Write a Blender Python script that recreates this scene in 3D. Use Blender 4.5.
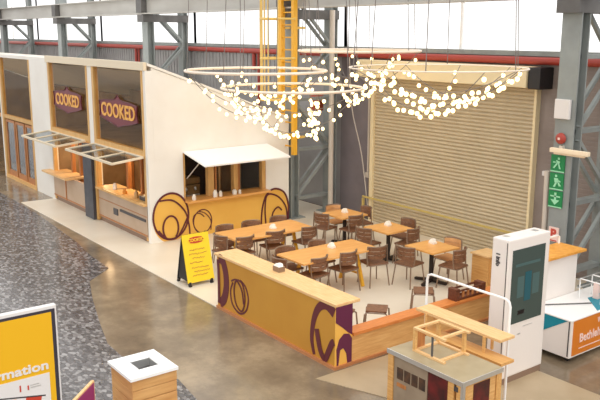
import bpy, bmesh, math, random
from mathutils import Vector, Matrix
random.seed(7)
PI = math.pi
D = bpy.data
S = bpy.context.scene
for o in list(D.objects):
    D.objects.remove(o)
C = S.collection

# ------------------------------------------------------------------ camera
PITCH, AZ, ROLL, FPX = 0.21143351, 0.64548945, 0.00297949, 776.78
Fw = Vector((-math.cos(AZ)*math.cos(PITCH), math.sin(AZ)*math.cos(PITCH), -math.sin(PITCH)))
R0 = Vector((math.sin(AZ), math.cos(AZ), 0)); U0 = R0.cross(Fw)
Rv = R0*math.cos(ROLL)+U0*math.sin(ROLL); Uv = U0*math.cos(ROLL)-R0*math.sin(ROLL)
cam = D.cameras.new('camera'); co = D.objects.new('camera', cam); C.objects.link(co)
M = Matrix((Rv, Uv, -Fw)).transposed().to_4x4(); M.translation = Vector((0, 0, 4.8)); co.matrix_world = M
cam.sensor_width = 36; cam.lens = FPX/600*36; cam.clip_end = 300
S.camera = co

# ------------------------------------------------------------------ light
S.view_settings.view_transform = 'Standard'
S.view_settings.look = 'None'
S.view_settings.exposure = 0.25
S.view_settings.gamma = 1
S.view_settings.use_curve_mapping = False
W = D.worlds.new('world'); S.world = W; W.use_nodes = True
wn = W.node_tree; wn.nodes.clear()
wo = wn.nodes.new('ShaderNodeOutputWorld'); wb = wn.nodes.new('ShaderNodeBackground')
tc = wn.nodes.new('ShaderNodeTexCoord'); sx = wn.nodes.new('ShaderNodeSeparateXYZ')
# daylight of the hall: bright glazing round the far walls, a dimmer hall behind the camera
mr = wn.nodes.new('ShaderNodeMapRange'); mr.inputs[1].default_value = -0.75; mr.inputs[2].default_value = 0.35
mr.inputs[3].default_value = 1.05; mr.inputs[4].default_value = 1.3
wn.links.new(tc.outputs['Generated'], sx.inputs[0]); wn.links.new(sx.outputs['Y'], mr.inputs[0])
wb.inputs[0].default_value = (1.0, 0.99, 0.98, 1)
wn.links.new(mr.outputs[0], wb.inputs[1]); wn.links.new(wb.outputs[0], wo.inputs[0])
sun = D.lights.new('added_side_sun', 'SUN'); sun.energy = 0.9; sun.angle = math.radians(70); sun.color = (1, .95, .86)  # added wide warm sun to brighten the +X faces; no skylight is modelled
so = D.objects.new('added_side_sun', sun); C.objects.link(so)
so.rotation_euler = Vector((0.75, -0.10, 1.0)).to_track_quat('Z', 'Y').to_euler()

# ------------------------------------------------------------------ materials
def lin(c):
    c = c/255
    return c/12.92 if c <= .04045 else ((c+.055)/1.055)**2.4
def rgb(r, g, b): return (lin(r), lin(g), lin(b), 1)
MATS = {}
def mat(name, col, rough=.55, metal=0, col2=None, scale=4, stretch=(1, 1, 1), emit=None, es=0, bump=0, bscale=None, spec=.5, detail=5, contrast=(.3, .7)):
    m = D.materials.new(name); m.use_nodes = True; MATS[name] = m
    nt = m.node_tree; b = nt.nodes['Principled BSDF']
    b.inputs['Base Color'].default_value = rgb(*col); b.inputs['Roughness'].default_value = rough
    b.inputs['Metallic'].default_value = metal; b.inputs['Specular IOR Level'].default_value = spec
    if col2 or bump:
        t = nt.nodes.new('ShaderNodeTexCoord'); mp = nt.nodes.new('ShaderNodeMapping')
        mp.inputs['Scale'].default_value = stretch
        n = nt.nodes.new('ShaderNodeTexNoise'); n.inputs['Scale'].default_value = scale; n.inputs['Detail'].default_value = detail
        nt.links.new(t.outputs['Object'], mp.inputs[0]); nt.links.new(mp.outputs[0], n.inputs['Vector'])
        if col2:
            r = nt.nodes.new('ShaderNodeValToRGB')
            r.color_ramp.elements[0].position = contrast[0]; r.color_ramp.elements[1].position = contrast[1]
            r.color_ramp.elements[0].color = rgb(*col); r.color_ramp.elements[1].color = rgb(*col2)
            nt.links.new(n.outputs[0], r.inputs[0]); nt.links.new(r.outputs[0], b.inputs['Base Color'])
        if bump:
            bp = nt.nodes.new('ShaderNodeBump'); bp.inputs['Strength'].default_value = bump; bp.inputs['Distance'].default_value = .01
            nt.links.new(n.outputs[0], bp.inputs['Height']); nt.links.new(bp.outputs[0], b.inputs['Normal'])
    if emit:
        b.inputs['Emission Color'].default_value = rgb(*emit); b.inputs['Emission Strength'].default_value = es
    return m
def glass(name, tint, gl=.12, dens=.85):
    m = D.materials.new(name); m.use_nodes = True; nt = m.node_tree; nt.nodes.clear(); MATS[name] = m
    o = nt.nodes.new('ShaderNodeOutputMaterial'); t = nt.nodes.new('ShaderNodeBsdfTransparent'); g = nt.nodes.new('ShaderNodeBsdfGlossy')
    mx = nt.nodes.new('ShaderNodeMixShader'); t.inputs[0].default_value = (*tint, 1); g.inputs['Roughness'].default_value = .06
    mx.inputs[0].default_value = gl
    nt.links.new(t.outputs[0], mx.inputs[1]); nt.links.new(g.outputs[0], mx.inputs[2]); nt.links.new(mx.outputs[0], o.inputs[0])
    return m
mat('white_wall', (244, 240, 232), .6, col2=(236, 230, 220), scale=1.2)
mat('cream_trim', (232, 216, 188), .5)
mat('white_paint', (246, 245, 243), .4)
mat('warm_white', (240, 232, 226), .35)
mat('light_wood', (228, 180, 112), .45, col2=(206, 148, 82), scale=3, stretch=(1.2, 14, 14))
mat('light_wood_cross', (230, 184, 120), .45, col2=(210, 154, 90), scale=3, stretch=(14, 1.2, 14))
mat('pine', (234, 190, 124), .5, col2=(214, 162, 96), scale=3, stretch=(1.5, 12, 12))
mat('pine_pale', (238, 200, 146), .5, col2=(224, 176, 116), scale=3, stretch=(1.5, 12, 12))
mat('orange_wood', (226, 142, 72), .4, col2=(204, 118, 56), scale=3, stretch=(14, 1.5, 14))
mat('table_wood', (236, 178, 104), .35, col2=(224, 158, 84), scale=2.5, stretch=(10, 1.2, 10))
mat('bin_wood', (222, 172, 110), .55, col2=(200, 142, 82), scale=2.2, stretch=(1, 1, 8))
mat('post_wood', (222, 178, 112), .5, col2=(204, 156, 92), scale=3, stretch=(8, 8, 1))
mat('mid_wood', (196, 132, 74), .5, col2=(168, 104, 56), scale=3, stretch=(8, 8, 1))
mat('dark_wood', (120, 66, 40), .5, col2=(90, 46, 28), scale=3, stretch=(8, 1, 8))
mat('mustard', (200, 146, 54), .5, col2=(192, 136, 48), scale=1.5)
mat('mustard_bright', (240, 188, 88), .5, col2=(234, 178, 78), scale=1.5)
mat('plum', (98, 36, 44), .5)
mat('purple', (96, 30, 66), .5)
mat('maroon', (116, 34, 46), .45)
mat('gold_letter', (238, 176, 84), .45)
mat('chair_brown', (142, 98, 68), .5, col2=(108, 72, 50), scale=20)
mat('chair_pale', (222, 168, 112), .5, col2=(206, 150, 96), scale=12)
mat('chair_metal', (150, 128, 110), .35, .5)
mat('black_metal', (52, 42, 38), .45, .3)
mat('yellow_paint', (236, 178, 52), .45)
mat('ladder_yellow', (226, 190, 104), .45)
mat('steel_paint', (152, 158, 156), .5, col2=(134, 139, 137), scale=2.5)
mat('steel_dark', (106, 104, 102), .55, col2=(84, 82, 80), scale=4)
mat('beam_paint', (196, 194, 188), .5, col2=(176, 172, 164), scale=1.5, stretch=(.4, 1, 1))
mat('sheet_wall', (152, 140, 134), .5, col2=(136, 124, 118), scale=1.5, bump=.1)
mat('slate_wall', (134, 126, 130), .5, col2=(122, 114, 118), scale=2)
mat('wall_light', (170, 168, 168), .5, col2=(150, 147, 146), scale=1.2)
mat('red_pipe', (168, 62, 50), .4)
mat('rust', (190, 84, 50), .6)
mat('pale_pipe', (206, 196, 184), .4)
mat('shutter', (206, 190, 160), .42, col2=(196, 180, 150), scale=1.2)
mat('shutter_box', (240, 222, 180), .4)
mat('black', (26, 22, 24), .4)
mat('charcoal', (70, 66, 68), .4)
mat('dark_door', (74, 76, 84), .45, col2=(60, 60, 66), scale=6)
mat('screen_dark', (70, 84, 80), .12)
mat('screen_panel', (78, 104, 104), .2)
mat('screen_blue', (40, 92, 104), .2)
mat('sign_yellow', (236, 180, 22), .4)
mat('board_yellow', (252, 214, 44), .45)
mat('sign_bezel', (52, 48, 60), .35)
mat('paper_white', (226, 222, 220), .5)
mat('map_red', (196, 62, 40), .5)
mat('map_orange', (232, 150, 60), .5)
mat('magenta', (150, 40, 110), .4)
mat('sign_green', (24, 132, 74), .45)
mat('sign_mint', (160, 226, 184), .45)
mat('p_red', (200, 78, 64), .5)
mat('pink_white', (244, 214, 204), .5)
mat('teal', (0, 138, 160), .4)
mat('cart_orange', (226, 134, 44), .4, col2=(216, 122, 34), scale=2)
mat('cart_orange_top', (240, 176, 84), .45, col2=(222, 146, 52), scale=14)
mat('cart_top', (172, 156, 124), .4, col2=(160, 144, 112), scale=5)
mat('cart_panel', (160, 142, 120), .5, col2=(144, 126, 106), scale=5)
mat('photo_red', (110, 26, 30), .35, col2=(52, 20, 22), scale=7)
mat('photo_dark', (50, 40, 36), .4, col2=(96, 66, 46), scale=12)
mat('brown_kick', (140, 114, 96), .55)
mat('base_panel', (196, 172, 148), .5, col2=(184, 158, 132), scale=2)
mat('silver', (206, 206, 204), .3, .7)
mat('copper_trim', (206, 140, 92), .35, .3)
mat('interior', (150, 122, 88), .6, col2=(118, 92, 64), scale=2)
mat('interior_dark', (60, 42, 30), .6, col2=(38, 28, 22), scale=3)
mat('jar', (196, 150, 90), .3)
mat('green_glass', (70, 104, 60), .2)
mat('cup_white', (246, 240, 228), .4)
mat('bulb', (255, 236, 190), .4, emit=(255, 220, 150), es=3.4)
mat('warm_lamp', (255, 226, 170), .4, emit=(255, 200, 120), es=14)
mat('rail_olive', (206, 182, 108), .5)
mat('olive', (120, 92, 50), .4, col2=(96, 74, 42), scale=3)
mat('hoop_paint', (248, 232, 214), .4)
mat('cable', (120, 112, 108), .5)
mat('tube_light', (246, 226, 196), .4)
glass('window_glass', (1, 1, 1), .03)
glass('shop_glass', (1, .93, .80), .05)
glass('flap_glass', (.70, .76, .82), .35)

def floor_concrete():
    m = mat('concrete', (132, 118, 94), .3); nt = m.node_tree; b = nt.nodes['Principled BSDF']
    t = nt.nodes.new('ShaderNodeTexCoord')
    n = nt.nodes.new('ShaderNodeTexNoise'); n.inputs['Scale'].default_value = .9; n.inputs['Detail'].default_value = 10; n.inputs['Roughness'].default_value = .7
    r = nt.nodes.new('ShaderNodeValToRGB'); e = r.color_ramp.elements
    e[0].position = .28; e[0].color = rgb(98, 86, 72); e[1].position = .70; e[1].color = rgb(166, 148, 122)
    x = e.new(.5); x.color = rgb(132, 116, 95)
    nt.links.new(t.outputs['Object'], n.inputs['Vector']); nt.links.new(n.outputs[0], r.inputs[0]); nt.links.new(r.outputs[0], b.inputs['Base Color'])
    rr = nt.nodes.new('ShaderNodeMapRange'); rr.inputs[3].default_value = .09; rr.inputs[4].default_value = .24
    n2 = nt.nodes.new('ShaderNodeTexNoise'); n2.inputs['Scale'].default_value = 3
    nt.links.new(t.outputs['Object'], n2.inputs['Vector']); nt.links.new(n2.outputs[0], rr.inputs[0]); nt.links.new(rr.outputs[0], b.inputs['Roughness'])
    return m
floor_concrete()
def cobbles():
    m = mat('cobbles', (96, 90, 88), .17); nt = m.node_tree; b = nt.nodes['Principled BSDF']
    t = nt.nodes.new('ShaderNodeTexCoord'); mp = nt.nodes.new('ShaderNodeMapping'); mp.inputs['Scale'].default_value = (1, 1.7, 1)
    mp.inputs['Rotation'].default_value = (0, 0, .5)
    v = nt.nodes.new('ShaderNodeTexVoronoi'); v.inputs['Scale'].default_value = 12
    v2 = nt.nodes.new('ShaderNodeTexVoronoi'); v2.inputs['Scale'].default_value = 12; v2.feature = 'DISTANCE_TO_EDGE'
    nt.links.new(t.outputs['Object'], mp.inputs[0]); nt.links.new(mp.outputs[0], v.inputs['Vector']); nt.links.new(mp.outputs[0], v2.inputs['Vector'])
    sp = nt.nodes.new('ShaderNodeSeparateColor'); nt.links.new(v.outputs['Color'], sp.inputs[0])
    r = nt.nodes.new('ShaderNodeValToRGB'); e = r.color_ramp.elements
    e[0].position = 0; e[0].color = rgb(64, 60, 60); e[1].position = 1; e[1].color = rgb(150, 147, 146)
    x = e.new(.55); x.color = rgb(96, 92, 92)
    nt.links.new(sp.outputs[0], r.inputs[0])
    edge = nt.nodes.new('ShaderNodeMapRange'); edge.inputs[1].default_value = 0; edge.inputs[2].default_value = .06
    edge.inputs[3].default_value = .45; edge.inputs[4].default_value = 1; nt.links.new(v2.outputs['Distance'], edge.inputs[0])
    mx = nt.nodes.new('ShaderNodeMix'); mx.data_type = 'RGBA'; mx.blend_type = 'MULTIPLY'; mx.inputs[0].default_value = 1
    nt.links.new(r.outputs[0], mx.inputs[6]); nt.links.new(edge.outputs[0], mx.inputs[7]); nt.links.new(mx.outputs[2], b.inputs['Base Color'])
    bp = nt.nodes.new('ShaderNodeBump'); bp.inputs['Strength'].default_value = .3; bp.inputs['Distance'].default_value = .008
    nt.links.new(edge.outputs[0], bp.inputs['Height']); nt.links.new(bp.outputs[0], b.inputs['Normal'])
    return m
cobbles()
mat('patio', (236, 226, 208), .35, col2=(226, 212, 190), scale=.9, detail=6)
mat('slab_pale', (186, 166, 136), .4, col2=(166, 146, 116), scale=1.4, detail=6)

# ------------------------------------------------------------------ mesh helpers
class MB:
    """collects shapes in world coordinates; build() stores them relative to the parent's base point"""
    def __init__(s, base=None):
        s.bm = bmesh.new(); s.base = Vector(base) if base is not None else Vector((0, 0, 0))
    def verts_box(s, x0, y0, z0, x1, y1, z1):
        v = [s.bm.verts.new(p) for p in ((x0, y0, z0), (x1, y0, z0), (x1, y1, z0), (x0, y1, z0), (x0, y0, z1), (x1, y0, z1), (x1, y1, z1), (x0, y1, z1))]
        f = [s.bm.faces.new([v[i] for i in q]) for q in ((3, 2, 1, 0), (4, 5, 6, 7), (0, 1, 5, 4), (1, 2, 6, 5), (2, 3, 7, 6), (3, 0, 4, 7))]
        return v, f
    def box(s, x0, y0, z0, x1, y1, z1, bev=0):
        if x0 > x1: x0, x1 = x1, x0
        if y0 > y1: y0, y1 = y1, y0
        if z0 > z1: z0, z1 = z1, z0
        v, f = s.verts_box(x0, y0, z0, x1, y1, z1)
        if bev:
            e = set(); [e.update(k.edges) for k in f]
            bmesh.ops.bevel(s.bm, geom=list(e), offset=bev, segments=2, affect='EDGES', profile=.6)
        return s
    def bar(s, a, b, w, h, bev=0):
        """rectangular bar from a to b, width w (sideways) height h"""
        a, b = Vector(a), Vector(b); d = b-a; L = d.length; d.normalize()
        up = Vector((0, 0, 1)) if abs(d.z) < .95 else Vector((1, 0, 0))
        sd = d.cross(up).normalized(); u = sd.cross(d)
        n = len(s.bm.verts); v, f = s.verts_box(0, -w/2, -h/2, L, w/2, h/2)
        mt = Matrix((d, sd, u)).transposed().to_4x4(); mt.translation = a
        bmesh.ops.transform(s.bm, matrix=mt, verts=v)
        return s
    def tube(s, pts, r, seg=8, closed=False):
        pts = [Vector(p) for p in pts]; n = len(pts); rings = []
        prev = None
        for i, p in enumerate(pts):
            if closed: t = (pts[(i+1) % n]-pts[i-1]).normalized()
            else: t = (pts[min(i+1, n-1)]-pts[max(i-1, 0)]).normalized()
            ref = Vector((0, 0, 1)) if abs(t.z) < .95 else Vector((1, 0, 0))
            if prev is not None:
                a = (prev-t*prev.dot(t))
                a = a.normalized() if a.length > 1e-5 else t.cross(ref).normalized()
            else: a = t.cross(ref).normalized()
            prev = a; b = t.cross(a)
            rings.append([s.bm.verts.new(p+(a*math.cos(2*PI*k/seg)+b*math.sin(2*PI*k/seg))*r) for k in range(seg)])
        m = n if closed else n-1
        for i in range(m):
            A, B = rings[i], rings[(i+1) % n]
            for k in range(seg):
                s.bm.faces.new((A[k], A[(k+1) % seg], B[(k+1) % seg], B[k]))
        if not closed:
            s.bm.faces.new(rings[0][::-1]); s.bm.faces.new(rings[-1])
        return s
    def cyl(s, a, b, r, seg=12): return s.tube([a, b], r, seg)
    def lathe(s, c, prof, seg=16):
        c = Vector(c); rings = []
        for r, z in prof:
            rings.append([s.bm.verts.new(c+Vector((r*math.cos(2*PI*k/seg), r*math.sin(2*PI*k/seg), z))) for k in range(seg)])
        for A, B in zip(rings, rings[1:]):
            for k in range(seg): s.bm.faces.new((A[k], A[(k+1) % seg], B[(k+1) % seg], B[k]))
        s.bm.faces.new(rings[0][::-1]); s.bm.faces.new(rings[-1])
        return s
    def prism(s, pts, th):
        """polygon of 3d points given thickness vector th"""
        th = Vector(th); a = [s.bm.verts.new(p) for p in pts]; b = [s.bm.verts.new(Vector(p)+th) for p in pts]
        n = len(a); s.bm.faces.new(a[::-1]); s.bm.faces.new(b)
        for i in range(n): s.bm.faces.new((a[i], a[(i+1) % n], b[(i+1) % n], b[i]))
        return s
    def ball(s, c, r, seg=8, rings=6, zs=1):
        g = bmesh.ops.create_uvsphere(s.bm, u_segments=seg, v_segments=rings, radius=r)
        bmesh.ops.transform(s.bm, matrix=Matrix.Translation(Vector(c)) @ Matrix.Diagonal((1, 1, zs, 1)), verts=g['verts'])
        return s
    def build(s, name, m, parent=None, smooth=False, loc=None):
        base = Vector(loc) if loc is not None else (Vector(parent.location) if parent is not None and parent.get('_b') is None else s.base)
        bmesh.ops.recalc_face_normals(s.bm, faces=s.bm.faces[:])
        me = D.meshes.new(name); 
        bmesh.ops.translate(s.bm, verts=s.bm.verts[:], vec=-base)
        s.bm.to_mesh(me); s.bm.free()
        if smooth:
            for p in me.polygons: p.use_smooth = True
            try: me.set_sharp_from_angle(angle=.7)
            except Exception: pass
        me.materials.append(MATS[m]); o = D.objects.new(name, me); C.objects.link(o)
        if parent is not None:
            o.parent = parent
            w = world_loc(parent); o.location = base-w
        else: o.location = base
        return o
def world_loc(o):
    v = Vector((0, 0, 0))
    while o is not None: v = v+o.location; o = o.parent
    return v
def part(mb, name, m, parent, smooth=False, label=None):
    o = mb.build(name, m, parent, smooth, loc=world_loc(parent))
    if label: o['label'] = label
    return o
def tag(o, label=None, cat=None, group=None, kind=None):
    if label: o['label'] = label
    if cat: o['category'] = cat
    if group: o['group'] = group
    if kind: o['kind'] = kind
    return o
def thing(name, loc, label, cat, group=None):
    o = D.objects.new(name, None); C.objects.link(o); o.location = loc; o.empty_display_size = .1
    return tag(o, label, cat, group)
def single(mb, name, m, loc, label, cat, group=None, smooth=False):
    return tag(mb.build(name, m, None, smooth, loc=loc), label, cat, group)
def struct(mb, name, m, smooth=False):
    o = mb.build(name, m, None, smooth); o['kind'] = 'structure'; return o
def copy_tree(o, parent=None):
    c = o.copy(); C.objects.link(c); c.parent = parent
    if parent is not None: c.matrix_parent_inverse = o.matrix_parent_inverse.copy()
    for ch in list(o.children): copy_tree(ch, c)
    return c
def text_mesh(name, txt, size, origin, xdir, ydir, m, parent, ext=.006, bold=.0, align='CENTER', sx=1.0):
    cu = D.curves.new('tmp', 'FONT'); cu.body = txt; cu.size = size; cu.align_x = align; cu.align_y = 'CENTER'; cu.extrude = ext; cu.offset = bold
    cu.resolution_u = 3
    ob = D.objects.new('tmp', cu); C.objects.link(ob)
    bpy.context.view_layer.update()
    me = D.meshes.new_from_object(ob.evaluated_get(bpy.context.evaluated_depsgraph_get()))
    D.objects.remove(ob); D.curves.remove(cu)
    X = Vector(xdir).normalized(); Y = Vector(ydir).normalized(); Z = X.cross(Y)
    mt = Matrix((X*sx, Y, Z)).transposed().to_4x4()
    me.transform(mt); me.materials.clear(); me.materials.append(MATS[m]); me.name = name
    o = D.objects.new(name, me); C.objects.link(o); o.parent = parent
    o.location = Vector(origin)-world_loc(parent)
    return o
def ribbon(pts, nrm, w, th):
    """MB with a flat painted stroke along pts (world), lying against a surface whose normal is nrm; w is a width or list"""
    mb = MB(); nrm = Vector(nrm); pts = [Vector(p) for p in pts]; n = len(pts); L = []; Rr = []
    for i, p in enumerate(pts):
        t = (pts[min(i+1, n-1)]-pts[max(i-1, 0)]).normalized(); sd = nrm.cross(t).normalized()
        ww = w[i] if isinstance(w, list) else w
        L.append(p+sd*ww/2); Rr.append(p-sd*ww/2)
    lo = [(mb.bm.verts.new(a), mb.bm.verts.new(b)) for a, b in zip(L, Rr)]
    hi = [(mb.bm.verts.new(a+nrm*th), mb.bm.verts.new(b+nrm*th)) for a, b in zip(L, Rr)]
    for i in range(n-1):
        for q in ((hi[i][0], hi[i][1], hi[i+1][1], hi[i+1][0]), (lo[i][1], lo[i][0], lo[i+1][0], lo[i+1][1]),
                  (lo[i][0], hi[i][0], hi[i+1][0], lo[i+1][0]), (hi[i][1], lo[i][1], lo[i+1][1], hi[i+1][1])):
            mb.bm.faces.new(q)
    mb.bm.faces.new((lo[0][0], lo[0][1], hi[0][1], hi[0][0])); mb.bm.faces.new((hi[-1][0], hi[-1][1], lo[-1][1], lo[-1][0]))
    return mb
def smooth_path(pts, n=8):
    """Catmull-Rom through 2d/3d points"""
    P = [Vector(p) for p in pts]; out = []
    for i in range(len(P)-1):
        a = P[max(i-1, 0)]; b = P[i]; c = P[i+1]; d = P[min(i+2, len(P)-1)]
        for k in range(n):
            t = k/n
            out.append(.5*((2*b)+(c-a)*t+(2*a-5*b+4*c-d)*t*t+(3*b-a-3*c+d)*t**3))
    out.append(P[-1]); return out

# ------------------------------------------------------------------ ground
struct(MB().box(-70, -25, -.3, 22, 26, 0), 'floor', 'concrete')
edge = [(-40, 6.75), (-22.4, 6.68), (-20.5, 6.62), (-18.6, 6.5), (-17.2, 6.4), (-15.9, 6.22), (-14.8, 6.16), (-14.55, 5.9), (-14.2, 5.5), (-13.2, 5.15), (-11.9, 4.75), (-11.0, 4.5), (-9.9, 4.45), (-9.2, 4.78), (-8.5, 4.68), (-7.6, 4.2), (-6.5, 3.6), (-5, 2.0), (-5, -6), (-40, -6)]
struct(MB().prism([(x, y, .0) for x, y in edge], (0, 0, .006)), 'floor', 'cobbles')
struct(MB().prism([(x, y, 0) for x, y in ((-22.3, 6.74), (-8.12, 6.74), (-8.12, 13.4), (-22.3, 13.4))], (0, 0, .016)), 'floor', 'patio')
struct(MB().prism([(x, y, 0) for x, y in ((-8.05, 6.35), (-3.0, 8.3), (-3.0, 9.15), (-7.3, 9.1), (-8.05, 9.1))], (0, 0, .010)), 'floor', 'slab_pale')

# ------------------------------------------------------------------ hall wall behind
WY = 13.5
mb = MB()
x = -60.0
struct(MB().box(-60, WY, 0, -16.1, WY+.12, 4.4), 'wall_back', 'wall_light')
mb = MB().box(-16.1, WY, 0, -14.95, WY+.12, 4.4)
struct(mb, 'wall_back', 'slate_wall')
mb = MB().box(-14.95, WY, 0, 12, WY+.12, 4.4)
for k in range(46):
    z = .05+k*.095
    if z < 4.3: mb.box(-9.54, WY-.012, z, 12, WY, z+.05)
struct(mb, 'wall_back', 'sheet_wall')
# ribs of the left sheet wall
mb = MB()
for k in range(200): mb.box(-60+k*.21, WY-.02, 2.9, -60+k*.21+.07, WY, 4.36)
struct(mb, 'trim_1', 'wall_light')
struct(MB().box(-60, WY-.08, 4.36, 12, WY+.2, 4.46), 'trim_2', 'steel_paint')
# glazing strip with mullions
xs = [-60, -48, -40, -32, -24, -16, -8, 0, 12]
for i in range(len(xs)-1):
    fr = MB(); x0, x1 = xs[i], xs[i+1]
    fr.box(x0, WY, 8.0, x1, WY+.14, 8.2)
    n = int((x1-x0)/4)
    for k in range(n+1):
        xx = x0+(x1-x0)*k/n
        fr.box(xx-.03, WY+.01, 4.46, xx+.03, WY+.07, 8.0)
    f = struct(fr, 'window_%d' % (i+1), 'white_paint')
    g = MB().box(x0+.02, WY+.08, 4.46, x1-.02, WY+.09, 8.0)
    part(g, 'window_pane', 'window_glass', f)

# ------------------------------------------------------------------ lattice columns and crane beam
def column(x, label):
    r = thing('lattice_column', (x, 11.9, 0), label, 'steel column', None)
    w = .19
    def ibeam(y0, z0, z1, wide, deep):
        m = MB(); m.box(x-wide/2, y0-deep/2, z0, x+wide/2, y0-deep/2+.03, z1); m.box(x-wide/2, y0+deep/2-.03, z0, x+wide/2, y0+deep/2, z1)
        m.box(x-.02, y0-deep/2+.03, z0, x+.02, y0+deep/2-.03, z1); return m
    part(ibeam(11.9, 0, 5.40, .38, .26), 'inner_leg', 'steel_paint', r)
    part(ibeam(13.2, 0, 8.0, .30, .22), 'outer_leg', 'steel_paint', r)
    part(MB().box(x-.25, 11.6, 0, x+.25, 12.2, .04).box(x-.25, 12.95, 0, x+.25, 13.33, .04), 'base_plate', 'steel_paint', r)
    zz = [.6, 1.9, 3.2, 4.5]
    for i, z in enumerate(zz):
        for s in (-.13, .13):
            part(MB().bar((x+s, 12.0, z if i % 2 == 0 else z+1.1), (x+s, 13.1, z+1.1 if i % 2 == 0 else z), .07, .07), 'brace', 'steel_paint', r)
        part(MB().bar((x, 12.0, z-.08), (x, 13.1, z-.08), .16, .08), 'strut', 'steel_paint', r)
    part(MB().box(x-.22, 11.62, 5.15, x+.22, 13.3, 5.38), 'bracket', 'steel_dark', r)
    part(MB().box(x-.2, 11.75, 5.93, x+.2, 12.1, 8.0), 'upper_leg', 'steel_paint', r)
    return r
column(-8.0, 'grey steel lattice column beside the screen totem, hung with green safety signs')
column(-16.2, 'grey steel lattice column behind the yellow caged ladder and pale downpipe')
column(-24.25, 'grey steel lattice column rising behind the rightmost shop window front')
column(-32.2, 'grey steel lattice column rising above the middle shop window front')
column(-40.1, 'grey steel lattice column furthest left, at the edge of the photo')
t = thing('crane_beam', (-24, 11.75, 5.40), 'long pale grey steel crane beam running along the top of the columns', 'steel beam')
part(MB().box(-60, 11.62, 5.40, 6, 11.98, 5.44).box(-60, 11.78, 5.44, 6, 11.82, 5.90).box(-60, 11.62, 5.90, 6, 11.98, 5.93), 'beam_flange', 'beam_paint', t)
for x in (-8.0, -16.2, -24.25, -32.2, -40.1):
    part(MB().box(x-.2, 11.58, 5.445, x+.2, 11.775, 5.895), 'beam_stiffener', 'steel_dark', t)
t = thing('fire_pipe', (-24, 13.2, 4.28), 'long red sprinkler pipe running under the high windows', 'pipe')
part(MB().cyl((-58, 13.39, 4.27), (8, 13.39, 4.27), .08, 10), 'pipe_run', 'red_pipe', t, True)
for x in (-19.92, -28.2, -36.4):
    part(MB().cyl((x, 13.41, 4.2), (x, 13.41, 2.6), .04, 8), 'drop_pipe', 'red_pipe', t, True)
    part(MB().cyl((x-.25, 13.41, 4.19), (x-.25, 13.41, 3.7), .06, 8), 'valve', 'red_pipe', t, True)
single(MB().cyl((-15.8, 12.92, 0), (-15.8, 12.92, 5.38), .07, 12), 'downpipe', 'pale_pipe', (-15.8, 12.92, 0), 'pale round downpipe on the column behind the back table', 'pipe', smooth=True)
single(MB().cyl((-8.30, 11.86, 0), (-8.30, 11.80, 2.4), .05, 10), 'downpipe', 'pale_pipe', (-8.30, 11.86, 0), 'short pale pipe standing left of the green safety signs', 'pipe', smooth=True)
t = thing('wall_conduit', (-14.88, 13.45, 1.2), 'thin pale vertical conduit on the dark wall left of the roller shutter', 'conduit')
part(MB().cyl((-14.9, 13.44, 1.24), (-14.9, 13.44, 4.1), .03, 8), 'conduit_pipe', 'pale_pipe', t, True)
part(MB().box(-14.96, 13.38, 1.12, -14.82, 13.5, 1.26, .02), 'switch_box', 'pale_pipe', t)
single(MB().tube(smooth_path([(-15.55, 13.3, 4.2), (-15.42, 13.3, 2.9), (-15.0, 13.3, 1.7), (-14.72, 13.35, .02)], 5), .014, 6), 'hanging_cable', 'pale_pipe', (-14.72, 13.35, 0), 'thin pale cable slanting down the dark wall', 'cable')
single(MB().box(-16.9, 13.05, 2.75, -16.5, 13.48, 3.15, .02), 'hose_box', 'rust', (-16.7, 13.3, 2.75), 'rust red box on the wall behind the yellow ladder', 'box')

# roller shutter
t = thing('roller_shutter', (-12.25, 13.45, 0), 'tall cream roller shutter with horizontal slats behind the tables', 'roller shutter')
mb = MB(); n = 44; x0, x1 = -14.62, -9.82
for k in range(n):
    z = k*3.72/n; h = 3.72/n
    pr = [(0, 0), (-.022, .25), (-.03, .5), (-.022, .75), (0, .93), (.008, 1)]
    pts = [(x0, 13.40+a, z+b*h) for a, b in pr]+[(x0, 13.44, z+h), (x0, 13.44, z)]
    mb.prism(pts, (x1-x0, 0, 0))
part(mb, 'slat_curtain', 'shutter', t)
part(MB().box(-14.72, 13.32, 0, -14.61, 13.5, 3.75), 'guide_rail', 'shutter_box', t); part(MB().box(-9.83, 13.36, 0, -9.77, 13.5, 3.75), 'guide_rail', 'shutter_box', t)
part(MB().box(-14.95, 13.02, 3.74, -9.80, 13.5, 4.16, .02), 'shutter_box', 'shutter_box', t)
part(MB().box(-9.79, 13.06, 3.72, -9.50, 13.5, 4.15, .02), 'motor_housing', 'black', t)
single(MB().box(-14.9, 13.25, .62, -10.0, 13.28, .665).box(-14.9, 13.24, 0, -14.84, 13.29, .6).box(-10.06, 13.24, 0, -10.0, 13.29, .6), 'barrier_rail', 'rail_olive', (-12.5, 13.27, 0), 'dull yellow barrier rail across the foot of the roller shutter', 'rail')
single(MB().box(-9.58, 13.44, 1.95, -9.5, 13.5, 2.05, .01), 'door_button', 'paper_white', (-9.54, 13.47, 2.0), 'small pale push button on the wall right of the roller shutter', 'button')

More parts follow.
